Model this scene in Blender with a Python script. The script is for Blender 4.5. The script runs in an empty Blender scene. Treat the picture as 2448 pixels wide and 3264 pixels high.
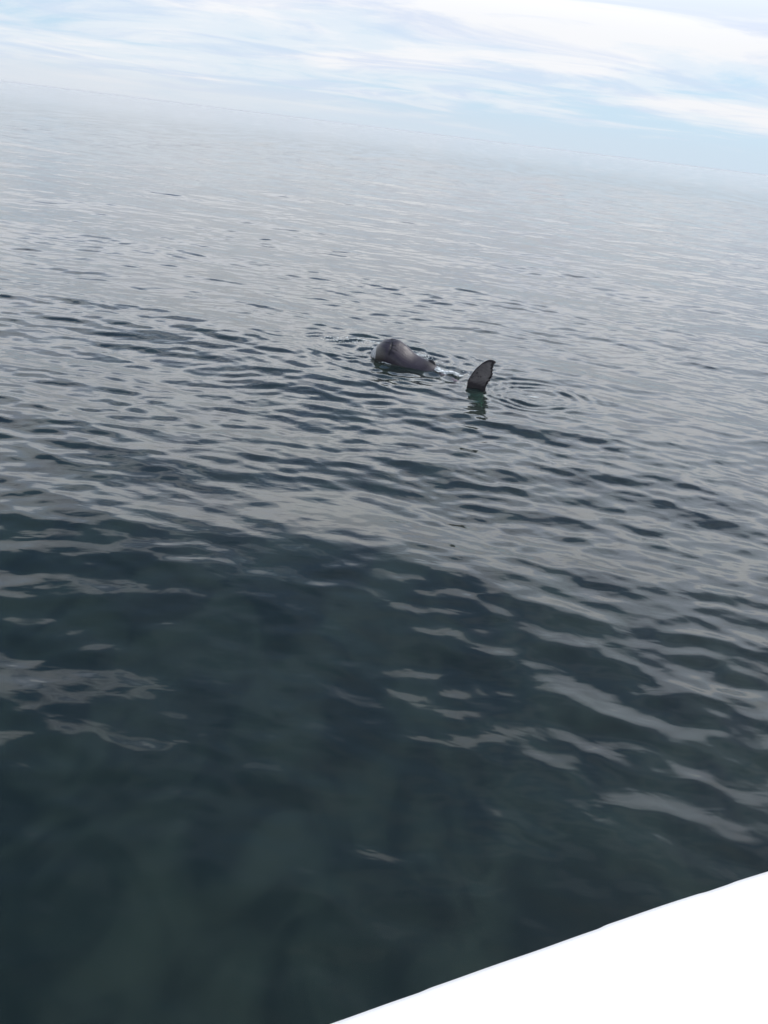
import bpy, bmesh, math, random
import numpy as np
from mathutils import Vector, Matrix, noise

random.seed(7)
rng = np.random.default_rng(11)
S = bpy.context.scene
R = math.radians

# ------------------------------------------------------------------ camera
EYE = 7.0
pitch, roll = R(23.96), R(7.03)
f = Vector((0, math.cos(pitch), -math.sin(pitch)))
u0 = Vector((0, math.sin(pitch), math.cos(pitch)))
rt = Vector((1, 0, 0)) * math.cos(roll) + u0 * math.sin(roll)
up = Vector((-1, 0, 0)) * math.sin(roll) + u0 * math.cos(roll)
cam = bpy.data.cameras.new('camera')
cam.sensor_fit = 'VERTICAL'
cam.sensor_height = 24
cam.lens = 24 * 2736 / 3264
cam.clip_start = 0.05
cam.clip_end = 60000
co = bpy.data.objects.new('camera', cam)
S.collection.objects.link(co)
m = Matrix((rt, up, -f)).transposed().to_4x4()
m.translation = Vector((0, 0, EYE))
co.matrix_world = m
S.camera = co

# ------------------------------------------------------------------ world
SUN_EL, SUN_AZ = R(60), R(60)          # azimuth clockwise from +Y: high on the right
W = bpy.data.worlds.new('World')
S.world = W
W.use_nodes = True
nt = W.node_tree
nt.nodes.clear()


def N(tree, typ, **kw):
    n = tree.nodes.new(typ)
    for k, v in kw.items():
        if k.startswith('i_'):
            n.inputs[k[2:].replace('_', ' ')].default_value = v
        else:
            setattr(n, k, v)
    return n


def math_node(tree, op, a, b=None, c=None, clamp=False):
    n = tree.nodes.new('ShaderNodeMath')
    n.operation = op
    n.use_clamp = clamp
    for i, v in enumerate((a, b, c)):
        if v is None:
            continue
        if isinstance(v, (int, float)):
            n.inputs[i].default_value = v
        else:
            tree.links.new(v, n.inputs[i])
    return n.outputs[0]


def ramp(tree, val, stops, interp='EASE'):
    n = tree.nodes.new('ShaderNodeValToRGB')
    cr = n.color_ramp
    cr.interpolation = interp
    while len(cr.elements) < len(stops):
        cr.elements.new(0.5)
    for e, (p, c) in zip(cr.elements, stops):
        e.position = p
        e.color = (c, c, c, 1) if isinstance(c, (int, float)) else (*c, 1)
    tree.links.new(val, n.inputs[0])
    return n.outputs[0]


def mixc(tree, fac, a, b, mode='MIX'):
    n = tree.nodes.new('ShaderNodeMix')
    n.data_type = 'RGBA'
    n.blend_type = mode
    for i, v in ((0, fac), (6, a), (7, b)):
        if isinstance(v, (int, float)):
            n.inputs[i].default_value = v
        elif isinstance(v, tuple):
            n.inputs[i].default_value = (*v, 1)
        else:
            tree.links.new(v, n.inputs[i])
    return n.outputs[2]


def build_world():
    L = nt.links.new
    sky = N(nt, 'ShaderNodeTexSky', sky_type='NISHITA', sun_disc=False, sun_elevation=SUN_EL,
            sun_rotation=SUN_AZ, altitude=0, air_density=1.0, dust_density=0.4, ozone_density=3.0)
    tc = N(nt, 'ShaderNodeTexCoord')
    sep = N(nt, 'ShaderNodeSeparateXYZ')
    L(tc.outputs['Generated'], sep.inputs[0])
    x, y, z = sep.outputs
    zc = math_node(nt, 'ADD', math_node(nt, 'MAXIMUM', z, 0.0), 0.08)
    px = math_node(nt, 'DIVIDE', x, zc)
    py = math_node(nt, 'DIVIDE', y, zc)
    # cloud layer seen from below: project on a plane overhead, slightly slanted bands
    cmb = N(nt, 'ShaderNodeCombineXYZ')
    L(px, cmb.inputs[0]); L(py, cmb.inputs[1])
    mp = N(nt, 'ShaderNodeMapping')
    mp.inputs['Rotation'].default_value = (0, 0, R(-24))
    mp.inputs['Scale'].default_value = (0.42, 0.62, 1)
    mp.inputs['Location'].default_value = (3.1, 1.7, 0)
    L(cmb.outputs[0], mp.inputs[0])
    n1 = N(nt, 'ShaderNodeTexNoise', i_Scale=1.2, i_Detail=9.0, i_Roughness=0.62, i_Distortion=0.45)
    L(mp.outputs[0], n1.inputs['Vector'])
    n2 = N(nt, 'ShaderNodeTexNoise', i_Scale=0.28, i_Detail=3.0, i_Roughness=0.5, i_Distortion=0.3)
    L(mp.outputs[0], n2.inputs['Vector'])
    d = math_node(nt, 'ADD', math_node(nt, 'MULTIPLY', n1.outputs[0], 0.76), math_node(nt, 'MULTIPLY', n2.outputs[0], 0.24))
    # clearer strip low on the right, heavier cloud above it, breaks at the left
    az = math_node(nt, 'ARCTAN2', x, y)
    low = ramp(nt, math_node(nt, 'MULTIPLY_ADD', z, 5.0, 0.0, clamp=True),
               [(0.0, 0.02), (0.25, 0.03), (0.60, 0.12), (1.0, 0.12)])
    right = math_node(nt, 'MULTIPLY_ADD', az, 1.2, 0.42, clamp=True)
    lowcut = math_node(nt, 'MULTIPLY', math_node(nt, 'SUBTRACT', 1.0, math_node(nt, 'MULTIPLY', z, 17.0), clamp=True),
                       math_node(nt, 'MULTIPLY', right, 0.42))
    d = math_node(nt, 'SUBTRACT', math_node(nt, 'ADD', d, low), lowcut)
    over = ramp(nt, z, [(0.0, 0.0), (0.28, 0.0), (0.46, 0.18), (0.62, 0.33), (1.0, 0.35)])
    side = math_node(nt, 'MULTIPLY_ADD', x, -0.9, 1.0, clamp=True)
    d = math_node(nt, 'SUBTRACT', d, math_node(nt, 'MULTIPLY', over, side))
    cov = ramp(nt, d, [(0.38, 0.0), (0.49, 0.60), (0.60, 1.0)])
    # cloud tone: white tops with lilac-grey thicker parts, from a finer copy of the same layer
    n3 = N(nt, 'ShaderNodeTexNoise', i_Scale=1.5, i_Detail=6.0, i_Roughness=0.6, i_Distortion=1.0)
    L(mp.outputs[0], n3.inputs['Vector'])
    tone = mixc(nt, ramp(nt, n3.outputs[0], [(0.38, 0.0), (0.56, 1.0)]), (11.9, 13.1, 15.4), (15.3, 15.5, 16.0))
    # tone raised above the view to brighten the water's reflections, lower again overhead
    thin = ramp(nt, z, [(0.0, 0.42), (0.10, 0.44), (0.30, 0.98), (0.45, 1.0), (0.65, 0.7), (1.0, 0.62)])
    tone = mixc(nt, 1.0, tone, thin, 'MULTIPLY')
    skyc = mixc(nt, ramp(nt, z, [(0.0, 0.85), (0.10, 0.70), (0.40, 0.0)]), sky.outputs[0], (4.0, 5.3, 6.7))
    col = mixc(nt, cov, skyc, tone)
    # sea haze right on the horizon
    # thin broken veil in the open part overhead, thicker towards the right
    n4 = N(nt, 'ShaderNodeTexNoise', i_Scale=2.6, i_Detail=4.0, i_Roughness=0.5, i_Distortion=1.6)
    L(tc.outputs['Generated'], n4.inputs['Vector'])
    veil = ramp(nt, n4.outputs[0], [(0.34, 0.0), (0.44, 0.10), (0.50, 0.12), (0.52, 0.26), (0.60, 0.30), (0.63, 0.46), (0.80, 0.5)], 'LINEAR')
    veil = math_node(nt, 'MULTIPLY', veil, math_node(nt, 'MULTIPLY_ADD', x, 0.9, 0.40, clamp=True))
    veil = math_node(nt, 'MULTIPLY', veil, ramp(nt, z, [(0.0, 0.0), (0.3, 0.0), (0.5, 1.0), (1.0, 1.0)]))
    col = mixc(nt, veil, col, (12.0, 12.4, 13.4))
    hz = ramp(nt, math_node(nt, 'ABSOLUTE', z), [(0.0, 0.95), (0.008, 0.75), (0.036, 0.0)])
    hz = math_node(nt, 'MULTIPLY', hz, math_node(nt, 'MULTIPLY_ADD', right, -0.35, 1.0))
    col = mixc(nt, hz, col, mixc(nt, right, (5.1, 5.5, 6.0), (4.5, 5.4, 6.2)))
    bg = N(nt, 'ShaderNodeBackground', i_Strength=0.1)
    L(col, bg.inputs[0])
    out = N(nt, 'ShaderNodeOutputWorld')
    L(bg.outputs[0], out.inputs[0])


build_world()

sl = bpy.data.lights.new('sun', 'SUN')
sl.energy = 2.0
sl.angle = R(12)
sl.color = (1.0, 0.96, 0.91)
so = bpy.data.objects.new('sun', sl)
S.collection.objects.link(so)
sd = Vector((math.sin(SUN_AZ) * math.cos(SUN_EL), math.cos(SUN_AZ) * math.cos(SUN_EL), math.sin(SUN_EL)))
so.rotation_euler = sd.to_track_quat('Z', 'Y').to_euler()

S.view_settings.view_transform = 'Standard'
S.view_settings.look = 'None'
S.view_settings.exposure = 0.48
S.view_settings.gamma = 1
S.view_settings.use_curve_mapping = False
S.cycles.volume_bounces = 0
S.cycles.max_bounces = 8


# ------------------------------------------------------------------ helpers
def link(o, **props):
    S.collection.objects.link(o)
    for k, v in props.items():
        o[k] = v
    return o


def mesh_obj(name, verts, faces, mat, parent=None, smooth=True, **props):
    me = bpy.data.meshes.new(name)
    if isinstance(verts, np.ndarray):
        nv, nf = len(verts), len(faces)
        me.vertices.add(nv)
        me.vertices.foreach_set('co', verts.astype(np.float32).ravel())
        k = faces.shape[1]
        me.loops.add(nf * k)
        me.loops.foreach_set('vertex_index', faces.astype(np.int32).ravel())
        me.polygons.add(nf)
        me.polygons.foreach_set('loop_start', np.arange(nf, dtype=np.int32) * k)
        me.polygons.foreach_set('loop_total', np.full(nf, k, dtype=np.int32))
        me.update(calc_edges=True)
    else:
        me.from_pydata(verts, [], faces)
    me.polygons.foreach_set('use_smooth', [smooth] * len(me.polygons))
    if mat:
        me.materials.append(mat)
    o = bpy.data.objects.new(name, me)
    if parent:
        o.parent = parent
    return link(o, **props)


def new_mat(name):
    mt = bpy.data.materials.new(name)
    mt.use_nodes = True
    mt.node_tree.nodes.clear()
    return mt, mt.node_tree


# ------------------------------------------------------------------ waves
def make_waves():
    ws = []
    n = 230
    for i in range(n):
        t = (i + rng.random()) / n
        lam = 0.24 * (16.0 / 0.24) ** t
        spread = 0.38 if lam > 3 else (0.36 if lam > 0.7 else 0.62)
        main = R(90 - 9)                       # crests run from far left to near right
        if lam > 4:
            main = R(90 - 22)
        th = main + rng.normal() * spread
        k = 2 * math.pi / lam
        # rms slope by band
        if lam < 0.45:
            s = 0.0056 * (lam / 0.45) ** 1.2
        elif lam < 1.5:
            s = 0.0078
        elif lam < 4:
            s = 0.0038
        else:
            s = 0.0042
        a = s * math.sqrt(2) / k * (0.7 + 0.6 * rng.random())
        ws.append((k * math.cos(th), k * math.sin(th), a, rng.random() * 2 * math.pi, lam))
    return ws


WAVES = make_waves()
RINGS = [  # cx, cy, wavelength, radius of the packet, its width, amplitude
    (4.15, 25.75, 0.42, 1.25, 0.65, 0.028),
    (4.15, 25.75, 0.21, 0.35, 0.40, 0.008),
    (-0.6, 28.3, 0.58, 2.2, 1.0, 0.026),
    (-1.9, 29.2, 0.40, 1.3, 0.8, 0.018),
    (2.4, 25.9, 0.34, 0.9, 0.6, 0.010),
    (0.9, 27.4, 0.50, 2.2, 1.0, 0.016),
]


def patchy(x, y):
    """slow variation of ripple strength over the surface, about 0.55 .. 1.35"""
    v = 0.65 * (np.sin(0.19 * x + 0.31 * y + 1.0) + np.sin(-0.27 * x + 0.17 * y + 2.2) + np.sin(0.43 * x + 0.12 * y + 4.0)
         + 0.8 * np.sin(0.09 * x - 0.55 * y + 0.3))
    lee = np.clip((np.sqrt(x * x + y * y) - 4.0) / 10.0, 0, 1)      # the hull shelters the water beside it
    return (0.98 + 0.17 * v) * (0.60 + 0.40 * lee * lee * (3 - 2 * lee))


def wave_field(x, y, spacing):
    """height and horizontal shift; waves shorter than the mesh can carry fade out"""
    z = np.zeros_like(x); dx = np.zeros_like(x); dy = np.zeros_like(x)
    P = patchy(x, y).astype(np.float32)
    for kx, ky, a, ph, lam in WAVES:
        w = np.clip((lam / spacing - 2.1) / 1.8, 0, 1)
        on = w > 0
        if not on.any():
            continue
        k = math.hypot(kx, ky)
        ar = kx * x + ky * y + ph
        aw = a * w * (P if lam < 2.2 else 1.0)
        z += aw * np.cos(ar)
        s = 0.8 * aw * np.sin(ar)
        dx -= s * kx / k
        dy -= s * ky / k
    for cx, cy, lam, r0, wd, a in RINGS:
        r = np.sqrt((x - cx) ** 2 + (y - cy) ** 2)
        th = np.arctan2(y - cy, x - cx)
        rr = r * (1 + 0.07 * np.sin(2 * th + cx) + 0.03 * np.sin(5 * th + cy)) + 0.05 * np.sin(2.3 * x + 1.7 * y + cx) + 0.04 * np.sin(-3.1 * x + 4.0 * y)
        w = np.clip((lam / spacing - 2.1) / 1.8, 0, 1)
        z += a * w * np.exp(-((rr - r0) / wd) ** 2) * np.cos(2 * math.pi * rr / lam) * (0.6 + 0.4 * np.sin(2 * th + 1.3 * cx) * np.sin(3 * th + r + cy))
    return z, dx, dy


def wave_height(x, y):
    z, _, _ = wave_field(np.array([x], dtype=np.float64), np.array([y], dtype=np.float64), np.array([0.03]))
    return float(z[0])


def water_material():
    mt, t = new_mat('sea_water')
    L = t.links.new
    out = N(t, 'ShaderNodeOutputMaterial')
    geo = N(t, 'ShaderNodeNewGeometry')
    # micro relief the mesh cannot carry, with its own slow patches
    dist = N(t, 'ShaderNodeVectorMath', operation='LENGTH')
    L(geo.outputs['Position'], dist.inputs[0])
    far = math_node(t, 'MULTIPLY_ADD', dist.outputs['Value'], 1 / 400.0, -0.10, clamp=True)
    fade = math_node(t, 'MULTIPLY_ADD', dist.outputs['Value'], -1 / 500.0, 1.3, clamp=True)
    mid = math_node(t, 'MULTIPLY_ADD', dist.outputs['Value'], 1 / 120.0, -0.35, clamp=True)
    mp = N(t, 'ShaderNodeMapping')
    mp.inputs['Rotation'].default_value = (0, 0, R(9))
    mp.inputs['Scale'].default_value = (0.55, 1.0, 1.0)
    L(geo.outputs['Position'], mp.inputs[0])
    a = N(t, 'ShaderNodeTexNoise', i_Scale=3.2, i_Detail=2.0, i_Roughness=0.45, i_Distortion=0.4)
    L(mp.outputs[0], a.inputs['Vector'])
    b = N(t, 'ShaderNodeTexNoise', i_Scale=0.9, i_Detail=4.0, i_Roughness=0.55)
    L(mp.outputs[0], b.inputs['Vector'])
    c = N(t, 'ShaderNodeTexNoise', i_Scale=0.11, i_Detail=5.0, i_Roughness=0.6)
    L(mp.outputs[0], c.inputs['Vector'])
    # wind patches: where the breeze touches down the surface is rougher
    mw = N(t, 'ShaderNodeMapping')
    mw.inputs['Rotation'].default_value = (0, 0, R(12))
    mw.inputs['Scale'].default_value = (0.16, 0.045, 1.0)
    L(geo.outputs['Position'], mw.inputs[0])
    gn = N(t, 'ShaderNodeTexNoise', i_Scale=1.0, i_Detail=7.0, i_Roughness=0.72, i_Distortion=0.3)
    L(mw.outputs[0], gn.inputs['Vector'])
    gust = ramp(t, gn.outputs[0], [(0.36, 0.05), (0.62, 1.0)])
    b1 = N(t, 'ShaderNodeBump', i_Strength=1.0, i_Distance=0.010)
    L(a.outputs[0], b1.inputs['Height'])
    b2 = N(t, 'ShaderNodeBump')
    b2.inputs['Strength'].default_value = 1.0
    L(math_node(t, 'MULTIPLY', math_node(t, 'MULTIPLY', mid, fade), math_node(t, 'MULTIPLY', gust, 0.24)), b2.inputs['Distance'])
    L(b.outputs[0], b2.inputs['Height'])
    L(b1.outputs[0], b2.inputs['Normal'])
    b3 = N(t, 'ShaderNodeBump')
    b3.inputs['Strength'].default_value = 1.0
    L(math_node(t, 'MULTIPLY', math_node(t, 'MULTIPLY', far, fade), 0.14), b3.inputs['Distance'])
    L(c.outputs[0], b3.inputs['Height'])
    L(b2.outputs[0], b3.inputs['Normal'])
    nrm = b3.outputs[0]
    rough = math_node(t, 'MULTIPLY', far, math_node(t, 'MULTIPLY_ADD', gust, 0.16, 0.0))
    # light coming back up out of the sea: painted dull green, with noise for light shafts
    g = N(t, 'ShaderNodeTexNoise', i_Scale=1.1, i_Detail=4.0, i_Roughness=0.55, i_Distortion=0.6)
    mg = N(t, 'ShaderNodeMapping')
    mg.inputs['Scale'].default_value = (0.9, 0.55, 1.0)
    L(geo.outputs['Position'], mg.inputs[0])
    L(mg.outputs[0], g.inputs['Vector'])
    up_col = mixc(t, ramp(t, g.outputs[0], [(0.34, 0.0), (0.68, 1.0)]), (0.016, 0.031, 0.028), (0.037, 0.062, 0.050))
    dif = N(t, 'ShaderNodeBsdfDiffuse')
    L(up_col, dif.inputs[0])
    refr = N(t, 'ShaderNodeBsdfRefraction', i_IOR=1.333, i_Roughness=0.0)
    refr.inputs['Color'].default_value = (1, 1, 1, 1)
    L(nrm, refr.inputs['Normal'])
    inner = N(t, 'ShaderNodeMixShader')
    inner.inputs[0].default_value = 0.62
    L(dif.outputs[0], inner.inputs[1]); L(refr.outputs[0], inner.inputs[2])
    gl = N(t, 'ShaderNodeBsdfGlossy')
    gl.inputs['Color'].default_value = (1, 1, 1, 1)
    L(rough, gl.inputs['Roughness']); L(nrm, gl.inputs['Normal'])
    fr = N(t, 'ShaderNodeFresnel', i_IOR=1.333)
    L(nrm, fr.inputs['Normal'])
    mx = N(t, 'ShaderNodeMixShader')
    # a rough sea far off never mirrors fully at grazing angles
    L(math_node(t, 'MULTIPLY', fr.outputs[0], math_node(t, 'MULTIPLY_ADD', far, -0.05, 1.0)), mx.inputs[0]); L(inner.outputs[0], mx.inputs[1]); L(gl.outputs[0], mx.inputs[2])
    L(mx.outputs[0], out.inputs['Surface'])
    va = N(t, 'ShaderNodeVolumeAbsorption')
    va.inputs['Color'].default_value = (0.30, 0.80, 0.62, 1)
    va.inputs['Density'].default_value = 1.6
    L(va.outputs[0], out.inputs['Volume'])
    return mt


def build_water():
    # one closed body of water: a fan of rings round the boat, finest where waves are near
    ncf, ncc = 800, 60
    half = R(40)
    thf = np.linspace(-half, half, ncf)
    thc = np.linspace(half, 2 * math.pi - half, ncc + 2)[1:-1]
    th = np.concatenate([thf, thc])
    knots = [(66, 0.135), (30, 0.10), (22, 0.055), (12, 0.035), (6, 0.020), (2.5, 0.012)]
    dep, dgr = [], 66.0
    while dgr > 1.6:
        dep.append(R(dgr))
        dgr -= float(np.interp(-dgr, [-k[0] for k in knots], [k[1] for k in knots])) * 1.12
    dep = np.array(dep)
    r = EYE / np.tan(dep)
    far = np.geomspace(r[-1] * 1.006, 16000, 150)
    r = np.concatenate([r, far])
    nr, nc = len(r), len(th)
    RR, TH = np.meshgrid(r, th, indexing='ij')
    X = RR * np.sin(TH); Y = RR * np.cos(TH)
    dr = np.gradient(r)[:, None]
    dth = np.concatenate([np.full(ncf, thf[1] - thf[0]), np.full(ncc, thc[1] - thc[0])])[None, :]
    sp = np.maximum(dr * 0.75, RR * dth * 0.9)
    X = X.astype(np.float32); Y = Y.astype(np.float32); sp = sp.astype(np.float32)
    Z, dx, dy = wave_field(X, Y, sp)
    X = X + dx; Y = Y + dy
    top = np.stack([X, Y, Z], -1).reshape(-1, 3)
    c_top = np.array([[0, 0, 0.0]])
    rim = np.stack([r[-1] * np.sin(th), r[-1] * np.cos(th), np.full(nc, -14.0)], -1)
    c_bot = np.array([[0, 0, -14.0]])
    verts = np.concatenate([top, c_top, rim, c_bot])
    i, j = np.meshgrid(np.arange(nr - 1), np.arange(nc), indexing='ij')
    j2 = (j + 1) % nc
    quads = np.stack([i * nc + j, i * nc + j2, (i + 1) * nc + j2, (i + 1) * nc + j], -1).reshape(-1, 4)
    ct = nr * nc; rb = ct + 1; cb = rb + nc
    jj = np.arange(nc); jn = (jj + 1) % nc
    side = np.stack([(nr - 1) * nc + jj, (nr - 1) * nc + jn, rb + jn, rb + jj], -1)
    faces = np.concatenate([quads, side])
    # caps are triangles: add through a second pass
    me = bpy.data.meshes.new('sea')
    tris = np.concatenate([np.stack([np.full(nc, ct), jn, jj], -1), np.stack([np.full(nc, cb), rb + jj, rb + jn], -1)])
    nq, ntri = len(faces), len(tris)
    me.vertices.add(len(verts)); me.vertices.foreach_set('co', verts.astype(np.float32).ravel())
    me.loops.add(nq * 4 + ntri * 3)
    me.loops.foreach_set('vertex_index', np.concatenate([faces.ravel(), tris.ravel()]).astype(np.int32))
    me.polygons.add(nq + ntri)
    me.polygons.foreach_set('loop_start', np.concatenate([np.arange(nq) * 4, nq * 4 + np.arange(ntri) * 3]).astype(np.int32))
    me.update(calc_edges=True)
    me.polygons.foreach_set('use_smooth', np.ones(nq + ntri, dtype=bool))
    me.materials.append(water_material())
    o = bpy.data.objects.new('sea', me)
    link(o, kind='structure')


build_water()

mt, t = new_mat('seabed_silt')
out = N(t, 'ShaderNodeOutputMaterial')
d = N(t, 'ShaderNodeBsdfDiffuse')
d.inputs[0].default_value = (0.03, 0.04, 0.03, 1)
t.links.new(d.outputs[0], out.inputs[0])
mesh_obj('seabed', [(-10500, -10500, -12), (10500, -10500, -12), (10500, 10500, -12), (-10500, 10500, -12)],
         [(0, 1, 2, 3)], mt, kind='structure')


# ------------------------------------------------------------------ haze
def build_haze():
    mt, t = new_mat('sea_haze')
    out = N(t, 'ShaderNodeOutputMaterial')
    v = N(t, 'ShaderNodeVolumePrincipled')
    v.inputs['Color'].default_value = (0.93, 0.95, 0.98, 1)
    v.inputs['Density'].default_value = 0.00006
    t.links.new(v.outputs[0], out.inputs['Volume'])
    a, z0, z1 = 18000, -15.5, 7.6
    vs = [(x, y, z) for z in (z0, z1) for x, y in ((-a, -a), (a, -a), (a, a), (-a, a))]
    fs = [(3, 2, 1, 0), (4, 5, 6, 7), (0, 1, 5, 4), (1, 2, 6, 5), (2, 3, 7, 6), (3, 0, 4, 7)]
    mesh_obj('haze', vs, fs, mt, smooth=False, kind='stuff')


build_haze()


# ------------------------------------------------------------------ whale
FL_O = Vector((2.42, 25.9, 0.0))                    # where the raised fluke leaves the water
FL_E = Vector((0.94, -0.34, 0.0)).normalized()      # along the tail, in the plane of the flukes
FL_N = Vector((-0.34, -0.94, 0.0)).normalized()

LOBE = {'up': [[-0.369, -0.055], [-0.374, 0.105], [-0.375, 0.175], [-0.341, 0.282], [-0.296, 0.382], [-0.243, 0.492], [-0.18, 0.607], [-0.097, 0.719], [-0.013, 0.815], [0.048, 0.876], [0.109, 0.927], [0.173, 0.965], [0.238, 0.989], [0.297, 0.998], [0.358, 0.987], [0.411, 0.969], [0.436, 0.94], [0.422, 0.908], [0.374, 0.897], [0.352, 0.879], [0.342, 0.83], [0.386, 0.783], [0.341, 0.733], [0.39, 0.678], [0.346, 0.615], [0.391, 0.574], [0.374, 0.523], [0.409, 0.484], [0.355, 0.465], [0.372, 0.42], [0.316, 0.405], [0.342, 0.332], [0.276, 0.296], [0.305, 0.238], [0.247, 0.213], [0.25, 0.166], [0.234, 0.125], [0.233, 0.085], [0.232, 0.044], [0.252, -0.12], [0.232, -0.28], [0.082, -0.42], [-0.269, -0.42], [-0.389, -0.3], [-0.399, -0.12]],
        'down': [[-0.349, -0.25], [-0.329, -0.5], [-0.249, -0.75], [-0.119, -1.0], [0.081, -1.2], [0.291, -1.3], [0.371, -1.28], [0.331, -1.1], [0.331, -0.9], [0.291, -0.7], [0.252, -0.5], [0.212, -0.25]],
        'spots': [[-0.094, 0.513, 0.03], [-0.11, 0.49, 0.025], [-0.045, 0.399, 0.022], [0.03, 0.41, 0.028], [-0.088, 0.603, 0.022], [-0.246, 0.322, 0.035], [-0.211, 0.36, 0.025], [0.07, 0.861, 0.02]]}


def whale_material():
    mt, t = new_mat('whale_skin')
    L = t.links.new
    out = N(t, 'ShaderNodeOutputMaterial')
    p = N(t, 'ShaderNodeBsdfPrincipled')
    L(p.outputs[0], out.inputs[0])
    at = N(t, 'ShaderNodeAttribute', attribute_name='skin')
    geo = N(t, 'ShaderNodeNewGeometry')
    n = N(t, 'ShaderNodeTexNoise', i_Scale=3.5, i_Detail=6.0, i_Roughness=0.65)
    L(geo.outputs['Position'], n.inputs['Vector'])
    n2 = N(t, 'ShaderNodeTexNoise', i_Scale=26.0, i_Detail=4.0, i_Roughness=0.6)
    L(geo.outputs['Position'], n2.inputs['Vector'])
    v1 = ramp(t, n.outputs[0], [(0.30, 0.72), (0.70, 1.25)], 'LINEAR')
    v2 = ramp(t, n2.outputs[0], [(0.30, 0.85), (0.70, 1.12)], 'LINEAR')
    col = mixc(t, 1.0, mixc(t, 1.0, at.outputs['Color'], v1, 'MULTIPLY'), v2, 'MULTIPLY')
    L(col, p.inputs['Base Color'])
    L(ramp(t, n.outputs[0], [(0.3, 0.34), (0.7, 0.50)]), p.inputs['Roughness'])
    p.inputs['Specular IOR Level'].default_value = 0.38
    bp = N(t, 'ShaderNodeBump', i_Strength=0.5, i_Distance=0.012)
    L(n2.outputs[0], bp.inputs['Height'])
    L(bp.outputs[0], p.inputs['Normal'])
    return mt


SPINE = [  # x, y, z, half width (horizontal), half height
    (-0.95, 28.46, -0.06, 0.10, 0.12),
    (-0.93, 28.45, -0.02, 0.27, 0.24),
    (-0.86, 28.41, 0.01, 0.37, 0.37),
    (-0.70, 28.32, 0.05, 0.44, 0.46),
    (-0.46, 28.20, 0.14, 0.46, 0.56),
    (-0.20, 28.08, 0.09, 0.45, 0.52),
    (0.08, 27.96, -0.02, 0.44, 0.47),
    (0.42, 27.82, -0.11, 0.41, 0.42),
    (0.80, 27.60, -0.17, 0.37, 0.38),
    (1.15, 27.32, -0.27, 0.31, 0.31),
    (1.50, 26.98, -0.27, 0.26, 0.26),
    (1.85, 26.58, -0.25, 0.21, 0.22),
    (2.12, 26.22, -0.25, 0.14, 0.19),
    (2.36, 25.98, -0.31, 0.07, 0.17),
    (2.55, 25.86, -0.33, 0.03, 0.10),
]


def catmull(P, n):
    P = np.array(P, dtype=float)
    Q = np.vstack([2 * P[0] - P[1], P, 2 * P[-1] - P[-2]])
    res = []
    for i in range(1, len(Q) - 2):
        for k in range(n):
            t = k / n
            a, b, c, d = Q[i - 1], Q[i], Q[i + 1], Q[i + 2]
            res.append(0.5 * (2 * b + (c - a) * t + (2 * a - 5 * b + 4 * c - d) * t * t + (3 * b - a - 3 * c + d) * t ** 3))
    res.append(Q[-2])
    return np.array(res)


def tube(bm, rows, seg=40):
    rings = []
    for i, q in enumerate(rows):
        a = rows[max(i - 1, 0)][:3]; b = rows[min(i + 1, len(rows) - 1)][:3]
        tdir = Vector(b - a).normalized()
        side = tdir.cross(Vector((0, 0, 1))).normalized()
        upv = side.cross(tdir).normalized()
        c = Vector(q[:3])
        ring = []
        for k in range(seg):
            g = 2 * math.pi * k / seg
            cs, sn = math.cos(g), math.sin(g)
            # flat flank and a ridge drawn towards the far side
            off = -0.30 * max(sn, 0) ** 2 * q[3]
            wd = q[3] * (1 - 0.22 * max(sn, 0) ** 3)
            ring.append(bm.verts.new(c + side * (max(wd, .01) * cs + off) + upv * max(q[4], .01) * sn))
        rings.append(ring)
    for i in range(len(rings) - 1):
        for k in range(seg):
            bm.faces.new((rings[i][k], rings[i][(k + 1) % seg], rings[i + 1][(k + 1) % seg], rings[i + 1][k]))
    bm.faces.new(rings[0][::-1]); bm.faces.new(rings[-1])


def slab(bm, pts, origin, E, U, Nn, t_edge, t_mid, bend=0.0):
    """closed blade over an outline (e,u): thin at its edge, thicker inside"""
    pts = np.array(pts)
    c = pts.mean(0)
    levels = [(1.0, t_edge), (0.94, t_edge + (t_mid - t_edge) * 0.45), (0.75, t_edge + (t_mid - t_edge) * 0.8), (0.4, t_mid)]
    n = len(pts)
    sides = []
    for sgn in (1, -1):
        rings = []
        for s, th in levels:
            ring = []
            for q in pts:
                e, uu = c + (q - c) * s
                off = bend * (uu ** 2)
                ring.append(bm.verts.new(origin + E * e + U * uu + Nn * (sgn * th + off)))
            rings.append(ring)
        mid = bm.verts.new(origin + E * c[0] + U * c[1] + Nn * (sgn * t_mid + bend * c[1] ** 2))
        for a, b in zip(rings[:-1], rings[1:]):
            for k in range(n):
                q = (a[k], a[(k + 1) % n], b[(k + 1) % n], b[k])
                bm.faces.new(q if sgn > 0 else q[::-1])
        for k in range(n):
            q = (rings[-1][k], rings[-1][(k + 1) % n], mid)
            bm.faces.new(q if sgn > 0 else q[::-1])
        sides.append(rings[0])
    for k in range(n):
        bm.faces.new((sides[1][k], sides[1][(k + 1) % n], sides[0][(k + 1) % n], sides[0][k]))


def seg_dist(P, A, B):
    AB = B - A
    t = np.clip(((P - A) @ AB) / (AB @ AB), 0, 1)
    return np.linalg.norm(P - (A + t[:, None] * AB), axis=1)


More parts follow.
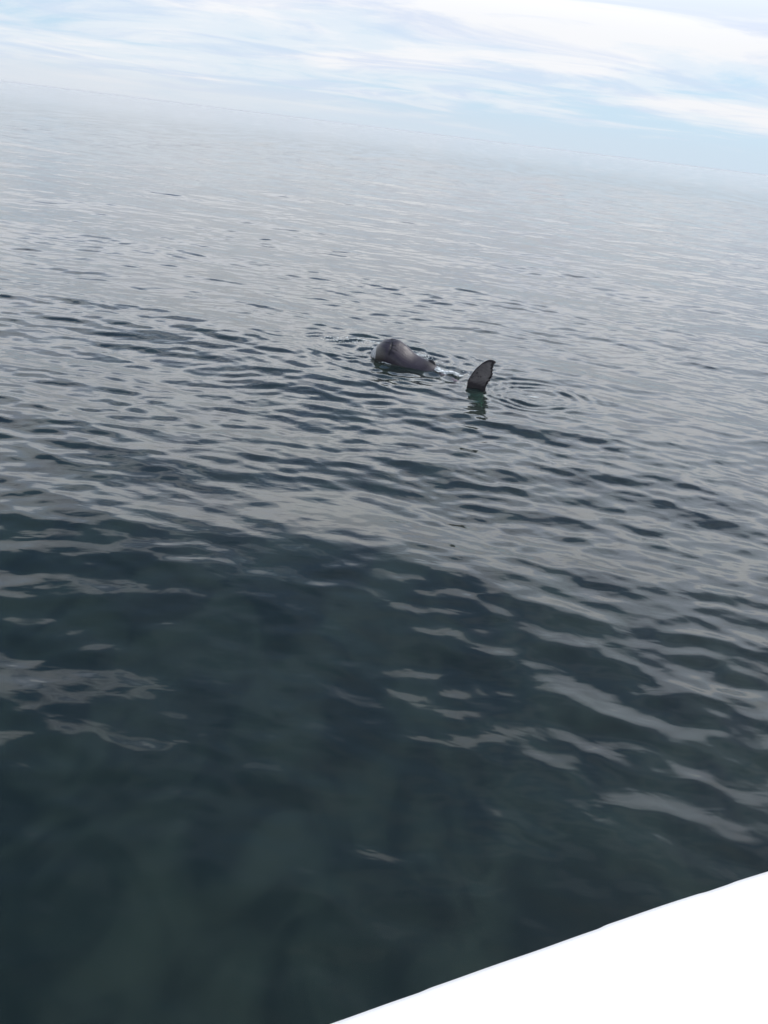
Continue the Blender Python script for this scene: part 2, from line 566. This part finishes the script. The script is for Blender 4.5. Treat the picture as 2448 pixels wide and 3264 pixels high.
CREASES = [  # a fold down the side of the head with short branches, the blowhole, the edge of the jaw
    ([(-0.439, 28.191, 0.649), (-0.413, 28.052, 0.599), (-0.417, 27.954, 0.543), (-0.426, 27.893, 0.499), (-0.44, 27.843, 0.456), (-0.46, 27.78, 0.385), (-0.473, 27.735, 0.304)],
     0.036, 0.008),
    ([(-0.423, 27.953, 0.542), (-0.363, 27.961, 0.553), (-0.299, 27.946, 0.544)],
     0.024, 0.004),
    ([(-0.432, 27.862, 0.474), (-0.347, 27.839, 0.458), (-0.26, 27.815, 0.433)],
     0.026, 0.005),
    ([(-0.441, 27.787, 0.396), (-0.384, 27.757, 0.368), (-0.318, 27.731, 0.341)],
     0.022, 0.004),
    ([(-0.441, 28.26, 0.675), (-0.407, 28.214, 0.669), (-0.338, 28.25, 0.69)],
     0.055, 0.012),
    ([(-0.737, 28.205, 0.546), (-0.663, 28.13, 0.572), (-0.56, 28.082, 0.596), (-0.485, 28.048, 0.592)],
     0.024, 0.004),
]


def build_whale():
    bm = bmesh.new()
    tube(bm, catmull(SPINE, 6))
    U = Vector((0, 0, 1))
    # raised lobe, with a ragged trailing edge
    slab(bm, LOBE['up'], FL_O, FL_E, U, FL_N, 0.010, 0.042, 0.05)
    # the other lobe hangs below the surface
    slab(bm, LOBE['down'], FL_O, FL_E, (U + FL_N * -0.45).normalized(), FL_N, 0.010, 0.042, 0.0)
    # small hooked back fin, set just behind the hump
    fin = [(-0.34, -0.12), (-0.24, 0.06), (-0.10, 0.16), (0.03, 0.21), (0.15, 0.19), (0.22, 0.10), (0.29, 0.00), (0.36, -0.14)]
    fin = catmull([(a, b, 0, 0, 0) for a, b in fin], 3)[:, :2]
    slab(bm, fin, Vector((0.92, 27.72, 0.08)), Vector((0.80, -0.60, 0)), Vector((-0.1, 0.25, 0.96)).normalized(),
         Vector((-0.60, -0.80, 0)), 0.012, 0.045)
    bmesh.ops.recalc_face_normals(bm, faces=bm.faces)
    me = bpy.data.meshes.new('raw')
    bm.to_mesh(me); bm.free()
    tmp = bpy.data.objects.new('raw', me)
    S.collection.objects.link(tmp)
    md = tmp.modifiers.new('r', 'REMESH'); md.mode = 'VOXEL'; md.voxel_size = 0.0125
    sm = tmp.modifiers.new('s', 'SMOOTH'); sm.factor = 0.5; sm.iterations = 2
    dg = bpy.context.evaluated_depsgraph_get()
    me2 = bpy.data.meshes.new_from_object(tmp.evaluated_get(dg))
    bpy.data.objects.remove(tmp); bpy.data.meshes.remove(me)
    me2.name = 'whale'
    nv = len(me2.vertices)
    P = np.empty(nv * 3); me2.vertices.foreach_get('co', P); P = P.reshape(-1, 3)
    NR = np.empty(nv * 3); me2.vertices.foreach_get('normal', NR); NR = NR.reshape(-1, 3)
    # folds and creases on the head
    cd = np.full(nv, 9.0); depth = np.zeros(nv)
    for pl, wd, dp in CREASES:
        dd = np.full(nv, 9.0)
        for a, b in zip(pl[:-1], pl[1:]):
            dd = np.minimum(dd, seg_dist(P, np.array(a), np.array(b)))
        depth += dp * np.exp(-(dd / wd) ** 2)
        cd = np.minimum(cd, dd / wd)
    body = P[:, 0] < 1.9
    low = 0.012 * np.sin(5.1 * P[:, 0] + 2 * P[:, 2]) * np.sin(4.3 * P[:, 2] + 3.7 * P[:, 1] + 1.1)
    lobe = 0.016 * np.clip((-0.42 - P[:, 0]) / 0.16, 0, 1) * np.exp(-((P[:, 0] + 0.60) / 0.22) ** 2) * (P[:, 2] < 0.62) * np.clip(P[:, 2] / 0.1, 0, 1)
    P += NR * ((low * body)[:, None] - depth[:, None] + lobe[:, None])
    me2.vertices.foreach_set('co', P.ravel())
    # skin tone
    col = np.tile(np.array([0.030, 0.025, 0.034]), (nv, 1))
    jaw = np.clip(1 - ((P[:, 0] + 0.86) / 0.30) ** 2, 0, 1)[:, None] * (P[:, 2] < 0.45)[:, None]
    col = col * (1 - jaw) + np.array([0.058, 0.053, 0.047]) * jaw
    under = np.clip((-P[:, 2] - 0.05) / 0.3, 0, 1)[:, None]
    col = col * (1 - 0.6 * under) + np.array([0.20, 0.19, 0.18]) * 0.6 * under
    back = (np.clip((P[:, 0] - 1.0) / 0.3, 0, 1) * np.clip(1 - np.abs(P[:, 2]) / 0.25, 0, 1))[:, None]  # brightness of the submerged back painted into the skin, so it shows through water
    col = col * (1 - back) + np.array([0.13, 0.105, 0.12]) * back
    throat = (np.clip((0.1 - P[:, 0]) / 0.3, 0, 1) * np.clip((0.02 - P[:, 2]) / 0.12, 0, 1) * 0.8)[:, None]
    col = col * (1 - throat) + np.array([0.42, 0.44, 0.36]) * throat
    k = np.exp(-(cd / 1.1) ** 2)[:, None]  # shade in the folds and blowhole painted into the skin colour
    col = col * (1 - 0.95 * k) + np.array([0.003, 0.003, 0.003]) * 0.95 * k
    finm = np.exp(-(((P[:, 0] - 0.98) / 0.30) ** 2 + ((P[:, 2] - 0.24) / 0.13) ** 2))[:, None]
    col = col * (1 - finm) + np.array([0.010, 0.010, 0.011]) * finm
    # film of white water clinging to the left end
    film = (np.clip((-0.905 - P[:, 0]) / 0.02, 0, 1) * (P[:, 1] < 28.42) * np.clip((P[:, 2] - 0.03) / 0.04, 0, 1)
            * np.clip(0.5 + 1.5 * np.sin(67 * P[:, 2] + 9 * P[:, 1]) * np.sin(83 * P[:, 1] - 51 * P[:, 2] + 2 * np.sin(90 * P[:, 2])), 0, 1))[:, None]
    col = col * (1 - film) + np.array([0.60, 0.62, 0.61]) * film
    # flukes: pale grey underside with a black margin, root and spots
    rel = P - np.array(FL_O)
    e = rel @ np.array(FL_E); n_ = rel @ np.array(FL_N); z = P[:, 2]
    fl = (P[:, 0] > 1.95) & (z > -0.12) & (np.abs(n_) < 0.25)
    O = np.array(LOBE['up'])
    ed = np.full(nv, 9.0)
    Q = np.stack([e, z], -1)
    for i in range(len(O)):
        A, B = O[i], O[(i + 1) % len(O)]
        if A[1] < -0.02 and B[1] < -0.02:
            continue
        ed = np.minimum(ed, seg_dist(Q, A, B))
    wob = 0.012 * np.sin(23 * z + 9 * e) + 0.008 * np.sin(61 * z - 40 * e)
    tipd = np.clip((z - 0.80) / 0.2, 0, 1)
    marg = np.clip((0.062 + 0.065 * tipd + wob - ed) / 0.035, 0, 1)
    root = np.clip((0.36 + 0.25 * wob * 8 - z) / 0.22, 0, 1)
    left = np.clip(1 - (e + 0.38 - 0.62 * z) / 0.30, 0, 1) * 0.45
    dark = np.clip(np.maximum(np.maximum(marg, root * 0.92), left), 0, 1)
    for (se, sz, sr) in LOBE['spots']:
        s = np.hypot(e - se, (z - sz) * 1.1) / sr
        dark = np.maximum(dark, np.clip(1.5 - s, 0, 1))
    mott = 0.15 * np.sin(17 * e + 5 * np.sin(9 * z)) * np.sin(21 * z + 3)
    pale = np.array([0.150, 0.138, 0.135])[None] * (1 + mott)[:, None]
    fc = pale * (1 - dark)[:, None] + np.array([0.012, 0.009, 0.012]) * dark[:, None]
    col[fl] = fc[fl]
    deep = (P[:, 0] > 1.95) & (z <= -0.12)
    col[deep] = np.array([0.50, 0.50, 0.46])
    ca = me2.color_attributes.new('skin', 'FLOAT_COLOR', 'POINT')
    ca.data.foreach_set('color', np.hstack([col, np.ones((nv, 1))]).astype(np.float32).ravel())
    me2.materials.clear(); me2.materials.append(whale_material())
    me2.polygons.foreach_set('use_smooth', [True] * len(me2.polygons))
    o = bpy.data.objects.new('whale', me2)
    link(o, label='dark grey whale rolling at the surface with one pale ragged-edged tail fluke raised', category='whale')


build_whale()


# ------------------------------------------------------------------ foam
def foam_material():
    mt, t = new_mat('foam_white')
    out = N(t, 'ShaderNodeOutputMaterial')
    p = N(t, 'ShaderNodeBsdfPrincipled', i_Roughness=0.55)
    p.inputs['Base Color'].default_value = (0.62, 0.66, 0.66, 1)
    t.links.new(p.outputs[0], out.inputs[0])
    return mt


FOAM = foam_material()


def foam(spots, label, sq=0.35):
    """little wet clots of froth, each a squashed lumpy ball floating on the surface"""
    bm = bmesh.new()
    for (cx, cy, sx, sy, ang, n, size, lift) in spots:
        ca, sa = math.cos(ang), math.sin(ang)
        for _ in range(n):
            a, b = random.gauss(0, 0.45) * sx, random.gauss(0, 0.45) * sy
            x, y = cx + a * ca - b * sa, cy + a * sa + b * ca
            s = size * random.uniform(0.35, 1.3)
            z = wave_height(x, y) + lift * random.random() + s * 0.1
            res = bmesh.ops.create_icosphere(bm, subdivisions=1 if s < 0.03 else 2, radius=s)
            st = random.uniform(1.0, 2.2)
            ph = random.random() * 9
            for v in res['verts']:
                c = v.co
                k = 1 + 0.3 * noise.noise(c * (1.8 / s) + Vector((ph, ph, 0)))
                qx, qy = c.x * st * k, c.y * k
                v.co = Vector((x + qx * ca - qy * sa, y + qx * sa + qy * ca, z + c.z * k * sq))
    me = bpy.data.meshes.new('sea_foam')
    bm.to_mesh(me); bm.free()
    me.polygons.foreach_set('use_smooth', [True] * len(me.polygons))
    me.materials.append(FOAM)
    o = bpy.data.objects.new('sea_foam', me)
    link(o, kind='stuff', label=label, category='foam')


foam([(1.48, 27.30, 0.34, 0.09, R(-12), 480, 0.032, 0.07), (1.15, 27.50, 0.12, 0.05, R(-50), 80, 0.020, 0.10)],
     'bright white froth splashing just behind the small fin of the whale')
foam([(0.35, 29.0, 0.75, 0.30, R(-20), 200, 0.018, 0.0), (-0.9, 29.3, 0.35, 0.2, 0, 40, 0.024, 0.0),
      (1.3, 28.4, 0.8, 0.35, R(-20), 22, 0.016, 0.0), (2.0, 27.6, 0.7, 0.4, R(-20), 14, 0.016, 0.0)],
     'scattered white flecks on the water beyond the back of the whale')
foam([(-0.55, 27.75, 0.30, 0.12, R(-25), 50, 0.016, 0.0)],
     'few small bubbles on the near side of the head of the whale')
foam([(-2.3, 29.9, 0.9, 0.35, R(-10), 60, 0.020, 0.0), (-1.5, 30.3, 0.8, 0.3, R(-10), 60, 0.020, 0.0)],
     'fine flecks of froth drifting left of the head of the whale')
foam([(4.1, 25.75, 0.18, 0.035, R(20), 26, 0.024, 0.01)],
     'small white lick of foam in the ring ripples right of the fluke')
foam([(4.15, 19.95, 0.5, 0.18, R(-5), 12, 0.008, 0.0)],
     'tiny bubbles on the calm water at the right nearer the boat')


# ------------------------------------------------------------------ boat
def boat_material(name, base, rough):
    mt, t = new_mat(name)
    L = t.links.new
    out = N(t, 'ShaderNodeOutputMaterial')
    p = N(t, 'ShaderNodeBsdfPrincipled', i_Roughness=rough)
    geo = N(t, 'ShaderNodeNewGeometry')
    n = N(t, 'ShaderNodeTexNoise', i_Scale=7.0, i_Detail=5.0)
    L(geo.outputs['Position'], n.inputs['Vector'])
    L(mixc(t, n.outputs[0], tuple(c * 0.97 for c in base), base), p.inputs['Base Color'])
    b = N(t, 'ShaderNodeBump', i_Strength=0.3, i_Distance=0.002)
    L(n.outputs[0], b.inputs['Height']); L(b.outputs[0], p.inputs['Normal'])
    L(p.outputs[0], out.inputs[0])
    return mt


def build_boat():
    white = boat_material('white_gelcoat', (0.76, 0.752, 0.735), 0.35)
    grey = boat_material('deck_grey', (0.45, 0.46, 0.47), 0.7)
    root = bpy.data.objects.new('boat', None)
    A = Vector((0.0051, 0.6434, 0)); B = Vector((0.6015, 0.948, 0))
    D = (B - A).normalized()                # along the side
    I = Vector((D.y, -D.x, 0))              # inboard
    mid = (A + B) / 2
    root.location = (mid.x, mid.y, 0)
    link(root, label='white boat whose smooth gunwale crosses the lower right corner', category='boat')
    beam, Zg, Zd = 5.2, 6.1, 5.42

    def side_off(s):                       # how far the side curves inboard along the length
        fwd = max(s, 0); aft = max(-s, 0)
        return 0.012 * s * s + 0.010 * fwd ** 2.2 + 0.003 * aft ** 2

    def wob(s):
        v = 0.0
        for c, a in ((-0.215, 0.0016), (0.045, 0.0022), (0.215, -0.0012), (0.27, 0.001)):
            v += 0.4 * a * math.tanh((s - c) / 0.006)
        return v + 0.0004 * math.sin(s * 11) + 0.0002 * math.sin(s * 47 + 1)
    S0, S1 = -8.0, 6.5
    ss = sorted(set([S0 + (S1 - S0) * k / 60 for k in range(61)] + [-0.6 + k * 0.006 for k in range(201)]))

    def pt(s, off, z):                     # in root space; off inboard from the outer edge
        q = D * s + I * (side_off(s) + off)
        return Vector((q.x, q.y, z))
    half = [(0.0, -1.2), (0.9, -1.2)]

    def loft(name, prof, mat):
        vs, fs = [], []
        n = len(prof)
        for s in ss:
            for off, z in prof:
                o2 = off - (wob(s) if name == 'gunwale' and off < 0.02 else 0)
                o2 = min(o2, max(beam / 2 - side_off(s), 0.3))
                vs.append(pt(s, o2, z))
        for i in range(len(ss) - 1):
            for k in range(n):
                a, b = i * n + k, i * n + (k + 1) % n
                fs.append((a, a + n, b + n, b))
        fs.append(tuple(range(n))); fs.append(tuple((len(ss) - 1) * n + k for k in range(n))[::-1])
        return mesh_obj(name, vs, fs, mat, root)
    # rounded, slightly inward-sloping cap, closed profile
    cap = [(0.012, Zg - 0.055), (0.003, Zg - 0.045), (0.0, Zg - 0.030), (0.001, Zg - 0.015), (0.006, Zg - 0.005), (0.015, Zg),
           (0.10, Zg + 0.004), (0.22, Zg + 0.003), (0.33, Zg - 0.002), (0.345, Zg - 0.010), (0.35, Zg - 0.025), (0.345, Zg - 0.055)]
    loft('gunwale', cap, white)
    skin = [(0.03, Zg - 0.053), (0.06, Zd), (0.22, 4.2), (0.40, 2.4), (0.62, 0.6), (0.95, -0.6), (1.6, -1.3),
            (1.6, -1.22), (1.03, -0.52), (0.70, 0.6), (0.48, 2.4), (0.30, 4.2), (0.31, Zd), (0.31, Zg - 0.053)]
    loft('hull', skin, white)
    deck = [(0.312, Zd - 0.06), (0.312, Zd), (beam / 2, Zd + 0.03), (beam / 2, Zd - 0.03)]
    loft('deck', deck, grey)
    rub = [(-0.035, 5.80), (-0.045, 5.78), (-0.045, 5.74), (-0.035, 5.72), (0.035, 5.72), (0.035, 5.80)]
    loft('rub_rail', [(a + 0.04, z) for a, z in rub], grey)


build_boat()
